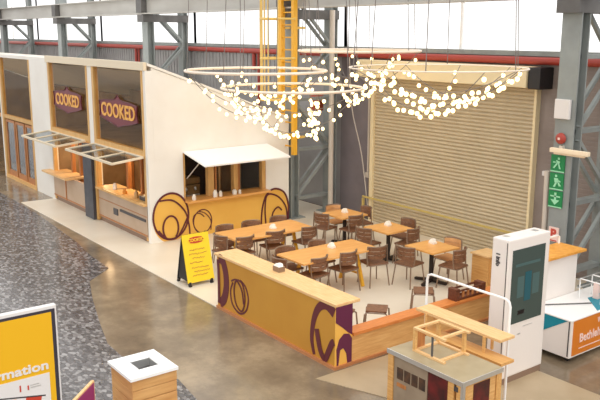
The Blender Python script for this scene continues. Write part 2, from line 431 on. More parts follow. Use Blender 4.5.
# fittings on the right column
single(MB().box(-8.18, 11.70, 3.36, -7.88, 11.765, 3.70, .015), 'junction_box', 'paper_white', (-8.03, 11.74, 3.36), 'blank white square box high on the right steel column', 'box')
t = thing('alarm_bell', (-8.02, 11.76, 3.02), 'round red fire alarm bell on the right steel column', 'alarm bell')
part(MB().cyl((-8.02, 11.77, 3.02), (-8.02, 11.73, 3.02), .07, 12), 'bell_base', 'red_pipe', t, True)
mb = MB().lathe((0, 0, 0), [(.10, 0), (.096, .025), (.07, .05), (.025, .062)], 16)
bmesh.ops.transform(mb.bm, matrix=Matrix.Translation((-8.02, 11.73, 3.02)) @ Matrix.Rotation(PI/2, 4, 'X'), verts=mb.bm.verts[:])
part(mb, 'bell_gong', 'red_pipe', t, True)
part(MB().box(-8.04, 11.66, 3.0, -8.0, 11.67, 3.04), 'bell_badge', 'pink_white', t)
t = thing('strip_light', (-7.8, 11.6, 2.8), 'unlit cream tube light fitting under the red alarm bell', 'light fitting')
part(MB().box(-8.15, 11.60, 2.78, -7.40, 11.69, 2.86, .015), 'light_body', 'tube_light', t)
part(MB().box(-8.02, 11.69, 2.76, -7.96, 11.77, 2.9), 'wall_bracket', 'pale_pipe', t)
part(MB().cyl((-8.08, 11.645, 2.765), (-7.47, 11.645, 2.765), .018, 8), 'light_tube', 'tube_light', t, True)
def gsign(z, label, marks):
    t = thing('safety_sign', (-8.05, 11.76, z), label, 'sign')
    part(MB().box(-8.2, 11.745, z, -7.92, 11.765, z+.30), 'sign_plate', 'sign_green', t)
    part(MB().box(-8.2, 11.742, z, -7.92, 11.746, z+.02), 'sign_border', 'sign_mint', t)
    mb = MB()
    for pl in marks:
        mb.prism([(-8.06+a, 11.744, z+.16+b) for a, b in pl], (0, -.006, 0))
    part(mb, 'pictogram', 'sign_mint', t)
sq = lambda x0, z0, x1, z1: [(x0, z0), (x1, z0), (x1, z1), (x0, z1)]
gsign(2.42, 'green and white sign of a figure, topmost of the three on the steel column', [sq(.0, .06, .04, .10), [(-.03, .05), (.05, .03), (.03, -.02), (-.02, 0)], [(-.02, 0), (.0, -.02), (-.06, -.10), (-.09, -.09)], [(.01, -.01), (.04, -.02), (.07, -.10), (.04, -.1)], sq(-.09, .0, -.04, .02)])
gsign(2.10, 'green and white running figure sign, middle of the three on the steel column', [sq(-.03, .07, .01, .11), [(-.05, .05), (.03, .05), (.05, -.01), (-.03, -.03)], [(.03, .03), (.09, 0), (.08, -.02), (.03, .01)], [(-.02, -.03), (.02, -.02), (-.02, -.11), (-.06, -.11)], [(.02, -.01), (.05, -.02), (.10, -.08), (.06, -.09)]])
gsign(1.78, 'green and white arrow sign, lowest of the three on the steel column', [sq(-.02, -.02, .02, .11), [(-.09, -.02), (.09, -.02), (0, -.11)], sq(-.10, .03, .10, .055)])

# yellow caged ladder
t = thing('caged_ladder', (-15.85, 11.62, 1.8), 'tall yellow ladder with safety cage beside the white stall wall', 'ladder')
for x in (-16.12, -15.6):
    part(MB().box(x-.05, 11.5, 1.8, x+.05, 11.62, 8.0), 'side_rail', 'yellow_paint', t)
for k in range(20):
    part(MB().cyl((-16.07, 11.56, 2.0+k*.3), (-15.65, 11.56, 2.0+k*.3), .018, 6), 'rung', 'yellow_paint', t)
def cage(a): return (-15.86+.37*math.cos(a)*1.0, 11.5-.72*math.sin(a)*1.0)
for k, z in enumerate((3.2, 4.2, 5.14, 6.1, 7.0)):
    part(MB().tube([(*cage(PI*i/14), z) for i in range(15)], .03, 6), 'cage_hoop', 'ladder_yellow', t, True)
for i in (3, 5, 7, 9, 11):
    part(MB().box(cage(PI*i/14)[0]-.016, cage(PI*i/14)[1]-.012, 3.17, cage(PI*i/14)[0]+.016, cage(PI*i/14)[1]+.012, 7.5), 'cage_bar', 'ladder_yellow', t)
for z in (2.2, 4.9):
    part(MB().box(-16.1, 11.6, z, -16.04, 11.78, z+.06), 'wall_bracket', 'ladder_yellow', t); part(MB().box(-15.66, 11.6, z, -15.6, 11.9, z+.06), 'wall_bracket', 'ladder_yellow', t)

# ------------------------------------------------------------------ the food stall (white building, three fronts)
FY = 7.71; SXx = -15.97; BYy = 11.66
st = thing('food_stall', (-19.1, 9.6, 0), 'white food stall with sloping roof and COOKED window signs beside the tables', 'food stall')
H0 = 4.10; H1 = H0-(BYy-FY)*.365
# side wall with serving hatch opening: Y 8.62..10.95, z .92..2.06
def roofz(y): return H0-(y-FY)*.365
mb = MB()
T = -.14
mb.prism([(SXx, FY+.161, 0), (SXx, 8.60, 0), (SXx, 8.60, roofz(8.60)), (SXx, FY+.161, roofz(FY+.161))], (T, 0, 0))
mb.prism([(SXx, 10.95, 0), (SXx, BYy, 0), (SXx, BYy, roofz(BYy)), (SXx, 10.95, roofz(10.95))], (T, 0, 0))
mb.prism([(SXx, 8.60, 2.06), (SXx, 10.95, 2.06), (SXx, 10.95, roofz(10.95)), (SXx, 8.60, roofz(8.60))], (T, 0, 0))
mb.prism([(SXx, 8.60, 0), (SXx, 10.95, 0), (SXx, 10.95, .88), (SXx, 8.60, .88)], (T, 0, 0))
part(mb, 'side_wall', 'white_wall', st)
part(MB().prism([(-22.3, FY+.052, H0-.01), (-22.3, BYy, H1+.005), (-15.95, BYy, H1+.005), (-15.95, FY+.052, H0-.01)], (0, 0, .06)), 'roof', 'white_wall', st)
part(MB().box(-22.3, BYy-.1, 0, SXx-.14, BYy, H1), 'rear_wall', 'white_wall', st)
part(MB().box(-22.3, FY+.15, 0, -22.2, BYy-.1, H1-.05), 'party_wall', 'interior', st)
part(MB().box(-22.2, 10.2, 0, SXx-.14, 10.28, 3.1), 'inner_wall', 'interior', st)
part(MB().box(-17.15, 8.45, .05, -17.1, 9.9, 2.08), 'dark_backing', 'interior_dark', st)  # added dark sheet: the side hatch's interior shade is put into its colour
part(MB().box(-22.2, FY+.1, .016, SXx-.14, 10.2, .05), 'stall_floor', 'interior', st)
part(MB().box(-22.2, FY+.12, 2.08, SXx-.14, 10.2, 2.12), 'inner_ceiling', 'interior', st)
# piers of the front
for (a, b) in ((-22.3, -22.18), (-19.30, -18.98), (-16.09, SXx)):
    part(MB().box(a, FY, 0, b, FY+.16, H0-.125), 'front_pier', 'white_wall', st)
part(MB().box(-22.3, FY-.03, H0-.12, SXx, FY+.05, H0+.06), 'fascia', 'cream_trim', st)
def front(xa, xb, first):
    g = part(MB().box(xa+.1, FY+.02, 2.16, xb-.05, FY+.035, 3.94), 'window_pane', 'shop_glass', st)
    part(MB().box(xa, FY-.02, 2.0, xa+.13, FY+.10, 4.0).box(xb-.07, FY-.02, 2.0, xb, FY+.10, 4.0)
         .box(xa+.13, FY-.02, 2.02, xb-.07, FY+.10, 2.16), 'window_frame', 'post_wood', st)
    part(MB().box(xa, FY-.01, .05, xa+.1, FY+.09, 2.0), 'hatch_post', 'post_wood', st); part(MB().box(xb-.08, FY-.01, .05, xb, FY+.09, 2.0), 'hatch_post', 'post_wood', st)
    if first:
        part(MB().box(xa, FY-.02, .14, xb, FY+.06, .88), 'base_panel', 'base_panel', st)
        part(MB().box(xa, FY-.035, .16, xb, FY-.021, .19).box(xa, FY-.03, .62, xb, FY-.021, .635), 'panel_strip', 'mid_wood', st)
    else:
        part(MB().box(xa, FY-.02, .14, xb, FY+.06, .82), 'base_panel', 'base_panel', st)
        part(MB().box(xa+.95, FY-.04, .14, xa+1.0, FY-.021, .82).box(xa, FY-.035, .16, xb, FY-.021, .19), 'panel_strip', 'mid_wood', st)
    part(MB().box(xa, FY+.02, 0.016, xb, FY+.06, .14), 'plinth', 'brown_kick', st)
front(-22.18, -19.30, False); front(-18.98, -16.09, True)
part(MB().box(-18.9, FY-.10, .88, -16.1, FY+.5, .93), 'counter', 'pine', st, label='pale wooden counter in the right front hatch')
part(MB().box(-22.5, FY-.26, .82, -20.6, FY+.4, .87), 'counter', 'pine_pale', st, label='pale wooden shelf in the left front hatch')
part(MB().box(-17.55, FY-.045, .50, -16.15, FY-.02, .56), 'drawer_slot', 'charcoal', st)
part(MB().box(-17.95, FY-.04, .36, -17.7, FY-.02, .52), 'socket', 'charcoal', st)
for x in (-18.1, -17.3, -16.7): part(MB().box(x-.05, 8.15, .93, x+.05, 8.25, 2.08), 'inner_post', 'mid_wood', st)
for x in (-21.5, -20.9): part(MB().box(x-.05, 8.0, .05, x+.05, 8.1, 2.08), 'inner_post', 'mid_wood', st)
# top hung flaps
def flap(xa, xb, z0, yo, zo, lab):
    f = part(MB(), 'hatch_flap', 'warm_white', st) if False else None
    m = MB(); n = 3
    m.bar((xa, FY-.03, z0), (xb, FY-.03, z0), .05, .05).bar((xa, yo, zo), (xb, yo, zo), .05, .05)
    for k in range(n+1):
        x = xa+(xb-xa)*k/n
        m.bar((x, FY-.03, z0), (x, yo, zo), .06, .045)
    f = part(m, 'hatch_flap', 'cream_trim', st, label=lab)
    for k in range(n):
        x0_, x1_ = xa+(xb-xa)*k/n+.03, xa+(xb-xa)*(k+1)/n-.03
        p = MB(); v = [(x0_, FY-.05, z0+.005), (x1_, FY-.05, z0+.005), (x1_, yo+.02, zo+.005), (x0_, yo+.02, zo+.005)]
        p.prism(v, (0, 0, -.012))
        part(p, 'flap_pane', 'flap_glass', f)
flap(-18.95, -16.15, 2.02, 6.92, 1.94, 'glazed flap propped open above the right front hatch')
flap(-22.3, -19.6, 2.02, 6.90, 1.93, 'glazed flap propped open above the left front hatch')
part(MB().box(-19.55, FY-.14, .03, -18.98, FY-.02, 1.98), 'side_door', 'dark_door', st, label='dark grey door standing between the two hatches')
part(MB().box(-18.98, FY-.06, .03, -18.88, FY-.02, 2.0), 'door_post', 'post_wood', st)
# COOKED signs
def badge(cx, y, cz, w, h, txt=True):
    hw, hh = w/2, h/2
    P = [(-hw, .50*hh), (-.62*hw, .62*hh), (-.3*hw, .66*hh), (-.14*hw, .74*hh), (0, hh), (.14*hw, .74*hh), (.3*hw, .66*hh), (.62*hw, .62*hh), (hw, .50*hh), (.95*hw, 0),
         (hw, -.50*hh), (.62*hw, -.72*hh), (.3*hw, -.84*hh), (0, -hh), (-.3*hw, -.84*hh), (-.62*hw, -.72*hh), (-hw, -.50*hh), (-.95*hw, 0)]
    b = part(MB().prism([(cx+a, y, cz+c) for a, c in P], (0, .028, 0)), 'shop_sign', 'maroon', st, label='maroon badge sign with gold letters')
    text_mesh('sign_text', 'COOKED', .50*h/.78, (cx, y-.009, cz-.02), (1, 0, 0), (0, 0, 1), 'gold_letter', b, .008, .010, sx=w/2.42*1.12)
    rim = MB().tube([(cx+a*1.02, y-.005, cz+c*1.05) for a, c in P], .014, 5, closed=True)
    part(rim, 'sign_rim', 'plum', b)
badge(-17.45, FY-.02, 2.97, 2.12, .72); badge(-20.72, FY-.02, 3.01, 2.0, .68)
# serving hatch in the side wall
part(MB().box(-16.3, 8.62, .88, SXx+.22, 10.95, .935), 'counter', 'table_wood', st, label='orange wooden sill of the side hatch')
for ya, yb in ((8.60, 8.66), (9.28, 9.44), (10.0, 10.12), (10.84, 10.95)): part(MB().box(-16.12, ya, .94, -15.99, yb, 2.06), 'hatch_post', 'post_wood', st)
for y in (9.50, 10.16): part(MB().box(-16.1, y, .94, -16.05, y+.05, 2.06), 'hatch_mullion', 'mid_wood', st)
fl = part(MB().prism([(SXx+.02, 8.60, 2.10), (SXx+.02, 10.97, 2.10), (-14.95, 10.97, 1.90), (-14.95, 8.60, 1.90)], (0, 0, -.035)), 'hatch_flap', 'white_paint', st, label='white solid flap propped out over the side hatch')
part(MB().cyl((-15.95, 8.68, 1.45), (-15.3, 8.68, 1.93), .014, 6), 'flap_stay', 'silver', st)
# mural on the side wall
def yz(y, z, off=.0): return (SXx+off, y, z)
part(MB().box(SXx, 8.55, .016, SXx+.012, 11.0, .885), 'mural_ground', 'mustard_bright', st)
def ell(cy, cz, ry, rz, a0=0, a1=2*PI, n=40, tilt=0, off=.0):
    out = []
    for i in range(n+1):
        a = a0+(a1-a0)*i/n; u, v = ry*math.cos(a), rz*math.sin(a)
        out.append((SXx+off, cy+u*math.cos(tilt)-v*math.sin(tilt), cz+u*math.sin(tilt)+v*math.cos(tilt)))
    return out
pe = [(a, b, max(c, .016)) for a, b, c in ell(8.24, .56, .47, .60)][:-1]
part(MB().prism(pe, (.008, 0, 0)), 'mural_disc', 'mustard_bright', st)
pe = [(a, b, max(c, .016)) for a, b, c in ell(11.2, .33, .46, .58)][:-1]
part(MB().prism(pe, (.008, 0, 0)), 'mural_disc', 'mustard_bright', st)
def stroke(pts, w): part(ribbon(pts, (1, 0, 0), w*.8, .006), 'mural_swirl', 'plum', st)
o_ = .0125
stroke(ell(8.24, .60, .46, .55, off=o_), .06)
stroke(smooth_path([(SXx+.019, y, z) for y, z in ((7.95, 1.0), (8.3, .97), (8.6, .68), (8.7, .35), (8.72, .1))]), .05)
stroke(ell(8.22, .32, .20, .29, -.9, 4.1, off=.019), .055)
stroke(smooth_path([(SXx+.0195, y, z) for y, z in ((8.66, .5), (8.5, .22), (8.35, .06), (8.1, .08), (7.9, .3))]), .05)
stroke(ell(9.08, .36, .25, .29, off=o_), .035)
stroke(ell(9.0, .33, .17, .26, .3, 5.0, tilt=.4, off=.019), .03)
stroke(smooth_path([(SXx+.019, y, z) for y, z in ((8.98, .62), (9.15, .55), (9.3, .36), (9.3, .12))]), .03)
stroke(smooth_path([(SXx+o_, y, z) for y, z in ((10.78, .03), (10.82, .45), (10.95, .78), (11.2, .91), (11.5, .78), (11.64, .42), (11.62, .05))]), .06)
stroke(smooth_path([(SXx+.019, y, z) for y, z in ((10.92, .03), (10.9, .45), (10.98, .78), (11.3, .7), (11.55, .4), (11.6, .05))]), .05)
stroke(smooth_path([(SXx+.0195, y, z) for y, z in ((11.08, .05), (11.15, .3), (11.3, .42), (11.42, .32))]), .05)
# warm lamps and stock inside the stall
for i, (x, y, z) in enumerate(((-17.9, 8.75, 1.86), (-21.2, 8.75, 1.86))):
    t = thing('pendant_lamp', (x, y, z), ('small warm pendant lamp glowing inside the right front hatch', 'small warm pendant lamp glowing inside the left front hatch')[i], 'lamp')
    part(MB().ball((x, y, z), .06), 'bulb', 'warm_lamp', t, True); part(MB().cyl((x, y, z+.05), (x, y, 2.08), .01, 6), 'cord', 'black', t)
    L = D.lights.new('lamp_light', 'POINT'); L.energy = 60; L.color = (1, .72, .40); L.shadow_soft_size = .08
    lo = D.objects.new('lamp_light', L); C.objects.link(lo); lo.location = (0, 0, -.12); lo.parent = t
shelf = thing('stock_shelf', (-19, 10.1, 0), 'wooden stock shelves on the inner wall of the food stall', 'shelf')
for z in (1.1, 1.5, 1.9):
    part(MB().box(-22.1, 9.92, z, -17.2, 10.18, z+.03), 'shelf_board', 'mid_wood', shelf)
for x in (-22.12, -20.1, -18.7, -17.25):
    part(MB().box(x, 9.92, .05, x+.04, 10.18, 2.06), 'upright', 'mid_wood', shelf)
stuffc = [('jar', (.05, 0), (.055, .10), (.04, .14), (.04, .16))]
def small_jar(x, y, z, m, r, h, name, label, cat, group):
    return single(MB().lathe((x, y, z), [(r, 0), (r, h*.7), (r*.6, h*.85), (r*.6, h)], 10), name, m, (x, y, z), label, cat, group, True)
def stock_jar(x, z, ms, side):
    m = random.choice(ms); word = {'jar': 'amber', 'green_glass': 'dark green', 'cup_white': 'white', 'map_red': 'red', 'map_orange': 'orange'}[m]
    return small_jar(x, 10.04, z, m, .05, random.uniform(.14, .24), 'jar', '%s jar on the %s stock shelf inside the %s front hatch' % (word, 'lower' if z < 1.3 else 'upper', side), 'jar', 'jars on the stall shelves')
for z in (1.13, 1.53):
    x = -18.6
    while x < -17.3:
        stock_jar(x, z, ['jar', 'green_glass', 'cup_white', 'map_red'], 'right'); x += .22
for z in (1.13, 1.53):
    x = -21.9
    while x < -20.2:
        stock_jar(x, z, ['jar', 'green_glass', 'cup_white', 'map_orange'], 'left'); x += .25
# items on the front counter
small_jar(-18.2, 7.85, .93, 'cup_white', .05, .16, 'paper_cup', 'white cup at the left end of the front hatch counter', 'cup', None)
small_jar(-17.5, 7.8, .93, 'map_orange', .06, .12, 'sauce_pot', 'orange pot on the front hatch counter', 'pot', None)
small_jar(-16.9, 7.82, .93, 'jar', .05, .18, 'sauce_bottle', 'amber bottle on the front hatch counter', 'bottle', None)
t = thing('cash_register', (-16.5, 7.95, .93), 'dark till on the right end of the front hatch counter', 'till')
part(MB().box(-16.7, 7.8, .93, -16.35, 8.1, 1.02, .01), 'till_base', 'charcoal', t); part(MB().box(-16.66, 7.95, 1.02, -16.4, 7.99, 1.22, .01), 'till_screen', 'charcoal', t)
for i, (y, r, h, lab) in enumerate(((8.82, .05, .13, 'white cup at the left end of the side hatch sill'), (9.40, .055, .17, 'tall white cup at the left post of the side hatch sill'),
                                    (9.55, .045, .13, 'short white cup in the middle of the side hatch sill'), (9.95, .06, .12, 'white bowl shaped cup near the right post of the side hatch sill'), (10.1, .04, .10, 'small white cup right of the side hatch mid post'))):
    small_jar(-15.88, y, .935, 'cup_white', r, h, 'paper_cup', lab, 'cup', None)
t = thing('coffee_machine', (-16.6, 9.0, .88), 'dull brown coffee machine in the left bay of the side hatch', 'coffee machine')
part(MB().box(-16.85, 8.7, .3, -16.35, 9.35, .9), 'machine_stand', 'interior_dark', t)
part(MB().box(-16.8, 8.75, .9, -16.42, 9.3, 1.18, .03), 'machine_body', 'olive', t)
part(MB().box(-16.82, 8.72, 1.18, -16.45, 9.33, 1.36, .05), 'machine_hood', 'olive', t)
part(MB().box(-16.44, 8.8, .92, -16.36, 9.25, .95), 'drip_tray', 'silver', t)
for y in (8.9, 9.15): part(MB().cyl((-16.42, y, 1.12), (-16.38, y, 1.06), .03, 10), 'group_head', 'silver', t, True)

# ------------------------------------------------------------------ neighbouring shop unit at far left
sh = thing('shop_unit', (-26, 9.6, 0), 'glazed shop unit with white piers at the left edge of the photo', 'shop unit')
part(MB().box(-23.78, FY-.0, 0, -22.31, FY+.16, H0).box(-34, FY, H0-.1, -23.78, FY+.14, H0), 'front_pier', 'white_wall', sh)
part(MB().box(-34, FY, 0, -33.6, FY+.16, H0-.1), 'front_pier', 'white_wall', sh); part(MB().box(-27.0, FY, 0, -26.85, FY+.16, H0-.1), 'front_pier', 'white_wall', sh)
part(MB().prism([(-34, FY+.1, H0), (-34, BYy, H1), (-22.31, BYy, H1), (-22.31, FY+.1, H0)], (0, 0, .05)), 'roof', 'white_wall', sh)
part(MB().box(-34, BYy-.1, 0, -22.45, BYy, H1), 'rear_wall', 'interior', sh)
part(MB().prism([(-33.95, FY+.17, 0), (-33.95, BYy-.1, 0), (-33.95, BYy-.1, H1), (-33.95, FY+.17, roofz(FY+.17))], (.1, 0, 0)), 'outer_wall', 'interior', sh)
part(MB().box(-22.45, FY+.2, 0, -22.31, BYy-.1, H1-.06), 'party_wall', 'interior', sh)
part(MB().box(-26.85, FY, 2.02, -23.78, FY+.1, 2.14).box(-26.85, FY-.01, 0.02, -26.68, FY+.1, 4.0).box(-23.9, FY-.01, .02, -23.78, FY+.1, 4.0), 'window_frame', 'post_wood', sh)
part(MB().box(-26.68, FY+.04, 2.14, -23.9, FY+.05, 4.0), 'window_pane', 'shop_glass', sh)
for x0, x1 in ((-26.6, -25.7), (-25.6, -24.75), (-24.65, -23.95)):
    d = part(MB().box(x0, FY+.02, .12, x0+.08, FY+.08, 1.98).box(x1-.08, FY+.02, .12, x1, FY+.08, 1.98).box(x0+.08, FY+.02, .12, x1-.08, FY+.08, .3).box(x0+.08, FY+.02, 1.9, x1-.08, FY+.08, 1.98), 'door_leaf', 'mid_wood', sh)
    part(MB().box(x0+.08, FY+.04, .3, x1-.08, FY+.05, 1.9), 'door_pane', 'flap_glass', d)
part(MB().box(-26.85, FY-.02, .0, -23.78, FY+.1, .12), 'threshold', 'pine', sh)
part(MB().box(-33.6, FY+.02, .1, -27.0, FY+.04, 4.0), 'window_pane', 'shop_glass', sh)
part(MB().box(-28.6, FY-.01, .02, -28.4, FY+.1, 4.0).box(-33.6, FY-.01, 2.02, -27.0, FY+.019, 2.14), 'window_frame', 'post_wood', sh)

# ------------------------------------------------------------------ partition counter
PX0, PX1, PY0, PY1 = -11.42, -8.14, 6.77, 7.09
t = thing('partition_counter', ((PX0+PX1)/2, 6.93, 0), 'mustard partition counter with purple swirls and pale wooden top', 'counter')
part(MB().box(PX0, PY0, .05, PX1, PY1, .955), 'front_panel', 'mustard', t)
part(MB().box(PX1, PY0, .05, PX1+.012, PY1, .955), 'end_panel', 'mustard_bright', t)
part(MB().box(-11.50, 6.755, .955, -8.12, 7.23, 1.0, .008), 'countertop', 'pine_pale', t)
part(MB().box(PX0, PY0-.035, .0, PX1+.04, PY0, .05).box(PX1, PY0, 0, PX1+.04, PY1, .05), 'base_trim', 'copper_trim', t)
def fs(pts, w, m='plum', off=0):
    part(ribbon([(x, PY0-off, z) for x, z in smooth_path2(pts)], (0, -1, 0), w, .006), 'swirl', m, t)
def smooth_path2(pts): return [(v.x, v.y) for v in smooth_path([(a, b, 0) for a, b in pts])]
fs([(-11.36, .93), (-11.22, .90), (-11.13, .70), (-11.12, .45), (-11.2, .22), (-11.34, .1)], .17)
fs([(-11.38, .9), (-11.36, .6), (-11.36, .3), (-11.37, .1)], .07, off=.006)
fs([(-10.90, .60), (-10.98, .42), (-10.92, .2), (-10.7, .10), (-10.50, .20), (-10.42, .42), (-10.50, .62), (-10.66, .70)], .035)
fs([(-10.94, .62), (-10.80, .68), (-10.60, .66), (-10.52, .40), (-10.62, .16), (-10.80, .24), (-10.86, .48), (-10.78, .66), (-10.62, .54), (-10.56, .30)], .03, off=.006)
fs([(-8.62, .07), (-8.68, .3), (-8.64, .6), (-8.52, .84), (-8.34, .93), (-8.16, .86)], [.06+.10*min(1, i/40) for i in range(41)])
fs([(-8.56, .5), (-8.47, .2), (-8.36, .09), (-8.28, .22), (-8.2, .38), (-8.15, .42)], .10, off=.006)
# end panel decoration
def es(pts, m, off=.012):
    part(MB().prism([(PX1+off, y, z) for y, z in pts], (.004, 0, 0)), 'swirl', m, t)
es([(6.772, .955), (7.088, .955), (7.088, .47), (7.0, .53), (6.9, .62), (6.772, .72)], 'purple')
es([(6.80, .05), (6.79, .3), (6.84, .45), (6.93, .52), (7.03, .50), (7.085, .42), (7.085, .05), (7.0, .05), (6.98, .2), (6.92, .30), (6.86, .28), (6.83, .05)], 'purple')
# low wall
t = thing('low_wall', (-8.2, 9.4, 0), 'low plywood boundary wall with an orange wooden cap beside the tables', 'low wall')
part(MB().box(-8.24, 7.1, .02, -8.14, 11.55, .45), 'panel', 'light_wood_cross', t)
part(MB().box(-8.34, 7.1, .45, -8.10, 11.55, .50, .005), 'cap_board', 'orange_wood', t)
part(MB().box(-8.14, 7.1, 0, -8.11, 11.55, .04), 'base_trim', 'copper_trim', t)
t = thing('slatted_crate', (-8.22, 9.70, .50), 'small dark wooden crate with slatted sides standing on the low wall', 'crate')
for y in (9.33, 9.97): part(MB().box(-8.31, y, .50, -8.13, y+.09, .70), 'crate_end', 'dark_wood', t)
for x in (-8.31, -8.15): part(MB().box(x, 9.42, .52, x+.02, 9.97, .55).box(x, 9.42, .65, x+.02, 9.97, .68), 'crate_rail', 'dark_wood', t)
for k in range(4): part(MB().box(-8.145, 9.48+k*.12, .55, -8.13, 9.53+k*.12, .65), 'crate_slat', 'mid_wood', t)
part(MB().box(-8.29, 9.42, .502, -8.15, 9.97, .52), 'crate_bottom', 'dark_wood', t)

# ------------------------------------------------------------------ furniture
def make_table(name, x0, x1, y0, y1, label, long_):
    cx, cy = (x0+x1)/2, (y0+y1)/2
    t = thing(name, (cx, cy, .016), label, 'table')
    part(MB().box(x0, y0, .715, x1, y1, .75, .005), 'tabletop', 'table_wood', t)
    if long_:
        for y in (y0+.35, y1-.35):
            for s in (-1, 1):
                part(MB().bar((cx+s*.34, y, .016), (cx+s*.12, y, .7), .06, .05), 'leg', 'yellow_paint', t)
            part(MB().bar((cx-.3, y, .69), (cx+.3, y, .69), .06, .04), 'leg_rail', 'yellow_paint', t)
            part(MB().bar((cx-.26, y, .25), (cx+.26, y, .25), .04, .03), 'leg_brace', 'yellow_paint', t)
    else:
        part(MB().cyl((cx, cy, .05), (cx, cy, .7), .045, 12), 'pedestal', 'black_metal', t, True)
        part(MB().box(cx-.2, cy-.2, .695, cx+.2, cy+.2, .715), 'top_plate', 'black_metal', t)
        for a in range(4):
            an = PI/4*0+a*PI/2+.3
            d = Vector((math.cos(an), math.sin(an), 0))
            c = Vector((cx, cy, .07))
            part(MB().bar(c, c+d*.34+Vector((0, 0, -.025)), .07, .045), 'foot', 'black_metal', t)
    return t
make_table('dining_table', -13.56, -12.68, 8.0, 9.95, 'long orange wooden dining table nearest the stall mural', True)
make_table('dining_table', -11.48, -10.64, 8.1, 9.95, 'long orange wooden dining table behind the partition counter', True)
make_table('cafe_table', -13.66, -12.92, 10.92, 11.68, 'square cafe table furthest back, beside the dark wall', False)
make_table('cafe_table', -12.1, -11.34, 10.82, 11.58, 'square cafe table in the middle of the three, in front of the shutter', False)
make_table('cafe_table', -10.5, -9.75, 10.48, 11.22, 'square cafe table nearest the screen totem', False)

def make_chair(m, name):
    t = D.objects.new(name, None); C.objects.link(t); t.empty_display_size = .1
    mb = MB(); mb.box(-.2, -.21, .435, .21, .21, .46, .01)
    part(mb, 'seat', m, t)
    def arc(z, r, a, n=8): return [(.02-r*math.cos(th), r*math.sin(th), z) for th in [(-a+2*a*i/n) for i in range(n+1)]]
    mb = MB()
    for z0, z1 in ((.555, .625), (.633, .705), (.713, .785)):
        A = arc(z0, .245-.0*(z0-.5), 1.05); B = arc(z1, .255, 1.05); n = len(A)
        va = [mb.bm.verts.new(p) for p in A]; vb = [mb.bm.verts.new(p) for p in B]
        va2 = [mb.bm.verts.new((.02+(p[0]-.02)*.93, p[1]*.93, p[2])) for p in A]; vb2 = [mb.bm.verts.new((.02+(p[0]-.02)*.93, p[1]*.93, p[2])) for p in B]
        for i in range(n-1):
            mb.bm.faces.new((va[i], va[i+1], vb[i+1], vb[i])); mb.bm.faces.new((va2[i+1], va2[i], vb2[i], vb2[i+1]))
            mb.bm.faces.new((vb[i], vb[i+1], vb2[i+1], vb2[i])); mb.bm.faces.new((va[i+1], va[i], va2[i], va2[i+1]))
        mb.bm.faces.new((va[0], vb[0], vb2[0], va2[0])); mb.bm.faces.new((vb[-1], va[-1], va2[-1], vb2[-1]))
    part(mb, 'backrest', m, t, True)
    part(MB().tube([(-.14, -.22, .44), (-.12, -.232, .6)]+arc(.80, .258, 1.0)+[(-.12, .232, .6), (-.14, .22, .44)], .014, 6), 'back_frame', 'chair_metal', t, True)
    part(MB().tube([(-.2, -.2, .43), (.2, -.2, .43), (.2, .2, .43), (-.2, .2, .43)], .012, 6, closed=True), 'seat_frame', 'chair_metal', t)
    for sx_, sy_ in ((1, 1), (1, -1), (-1, 1), (-1, -1)):
        part(MB().cyl((sx_*.18, sy_*.18, .43), (sx_*.23, sy_*.22, 0), .014, 6), 'leg', 'chair_metal', t, True)
    return t
chairA = make_chair('chair_brown', 'dining_chair'); chairB = make_chair('chair_pale', 'dining_chair')
used = {'A': False, 'B': False}
def place(kind, bx, by, face, label, tilt=0):
    """back of the chair stands at bx,by; face is the direction the sitter looks, degrees"""
    src = chairA if kind == 'A' else chairB
    o = src if not used[kind] else copy_tree(src)
    used[kind] = True
    a = math.radians(face+tilt)
    o.location = (bx+.235*math.cos(a), by+.235*math.sin(a), .016); o.rotation_euler = (0, 0, a)
    tag(o, label, 'chair', 'chairs around the cafe tables')
place('A', -13.80, 8.30, 0, 'brown chair left along the far side of the table by the mural', 3)
place('A', -13.80, 8.98, 0, 'brown chair second along the far side of the table by the mural', -4)
place('A', -13.80, 9.70, 0, 'brown chair right along the far side of the table by the mural')
place('A', -12.62, 8.22, 180, 'brown chair left along the near side of the table by the mural', 4)
place('A', -12.62, 8.95, 180, 'brown chair middle along the near side of the table by the mural', -5)
place('A', -12.52, 9.78, 180, 'brown chair right along the near side of the table by the mural', 8)
place('A', -13.10, 7.75, 90, 'brown chair at the left end of the table by the mural', 5)
place('A', -11.66, 8.35, 0, 'brown chair left along the far side of the table behind the partition', -3)
place('A', -11.66, 9.10, 0, 'brown chair right along the far side of the table behind the partition', 4)
place('A', -10.58, 8.52, 180, 'brown chair left along the near side of the table behind the partition', 10)
place('A', -10.54, 9.18, 180, 'brown chair middle along the near side of the table behind the partition', 6)
place('A', -10.50, 9.84, 180, 'brown chair right along the near side of the table behind the partition', -10)
place('A', -11.10, 7.78, 90, 'brown chair at the left end of the table behind the partition', 0)
place('A', -13.42, 10.62, 90, 'brown chair left of the furthest cafe table', 10)
place('A', -13.25, 12.05, 270, 'brown chair right of the furthest cafe table, against the shutter edge', -10)
place('B', -13.98, 11.42, 0, 'pale wood coloured chair behind the furthest cafe table')
place('A', -12.72, 11.25, 180, 'brown chair in front of the furthest cafe table', 5)
place('A', -11.85, 10.50, 90, 'brown chair left of the middle cafe table', 5)
place('A', -11.80, 11.98, 270, 'brown chair behind the middle cafe table, against the shutter', 0)
place('A', -11.10, 11.45, 180, 'brown chair right of the middle cafe table', 12)
place('A', -10.25, 10.16, 90, 'brown chair left of the cafe table nearest the totem', 8)
place('B', -10.08, 11.52, 270, 'pale wood coloured chair behind the cafe table nearest the totem', 0)
place('A', -9.42, 11.00, 180, 'brown chair right of the cafe table nearest the totem', 12)
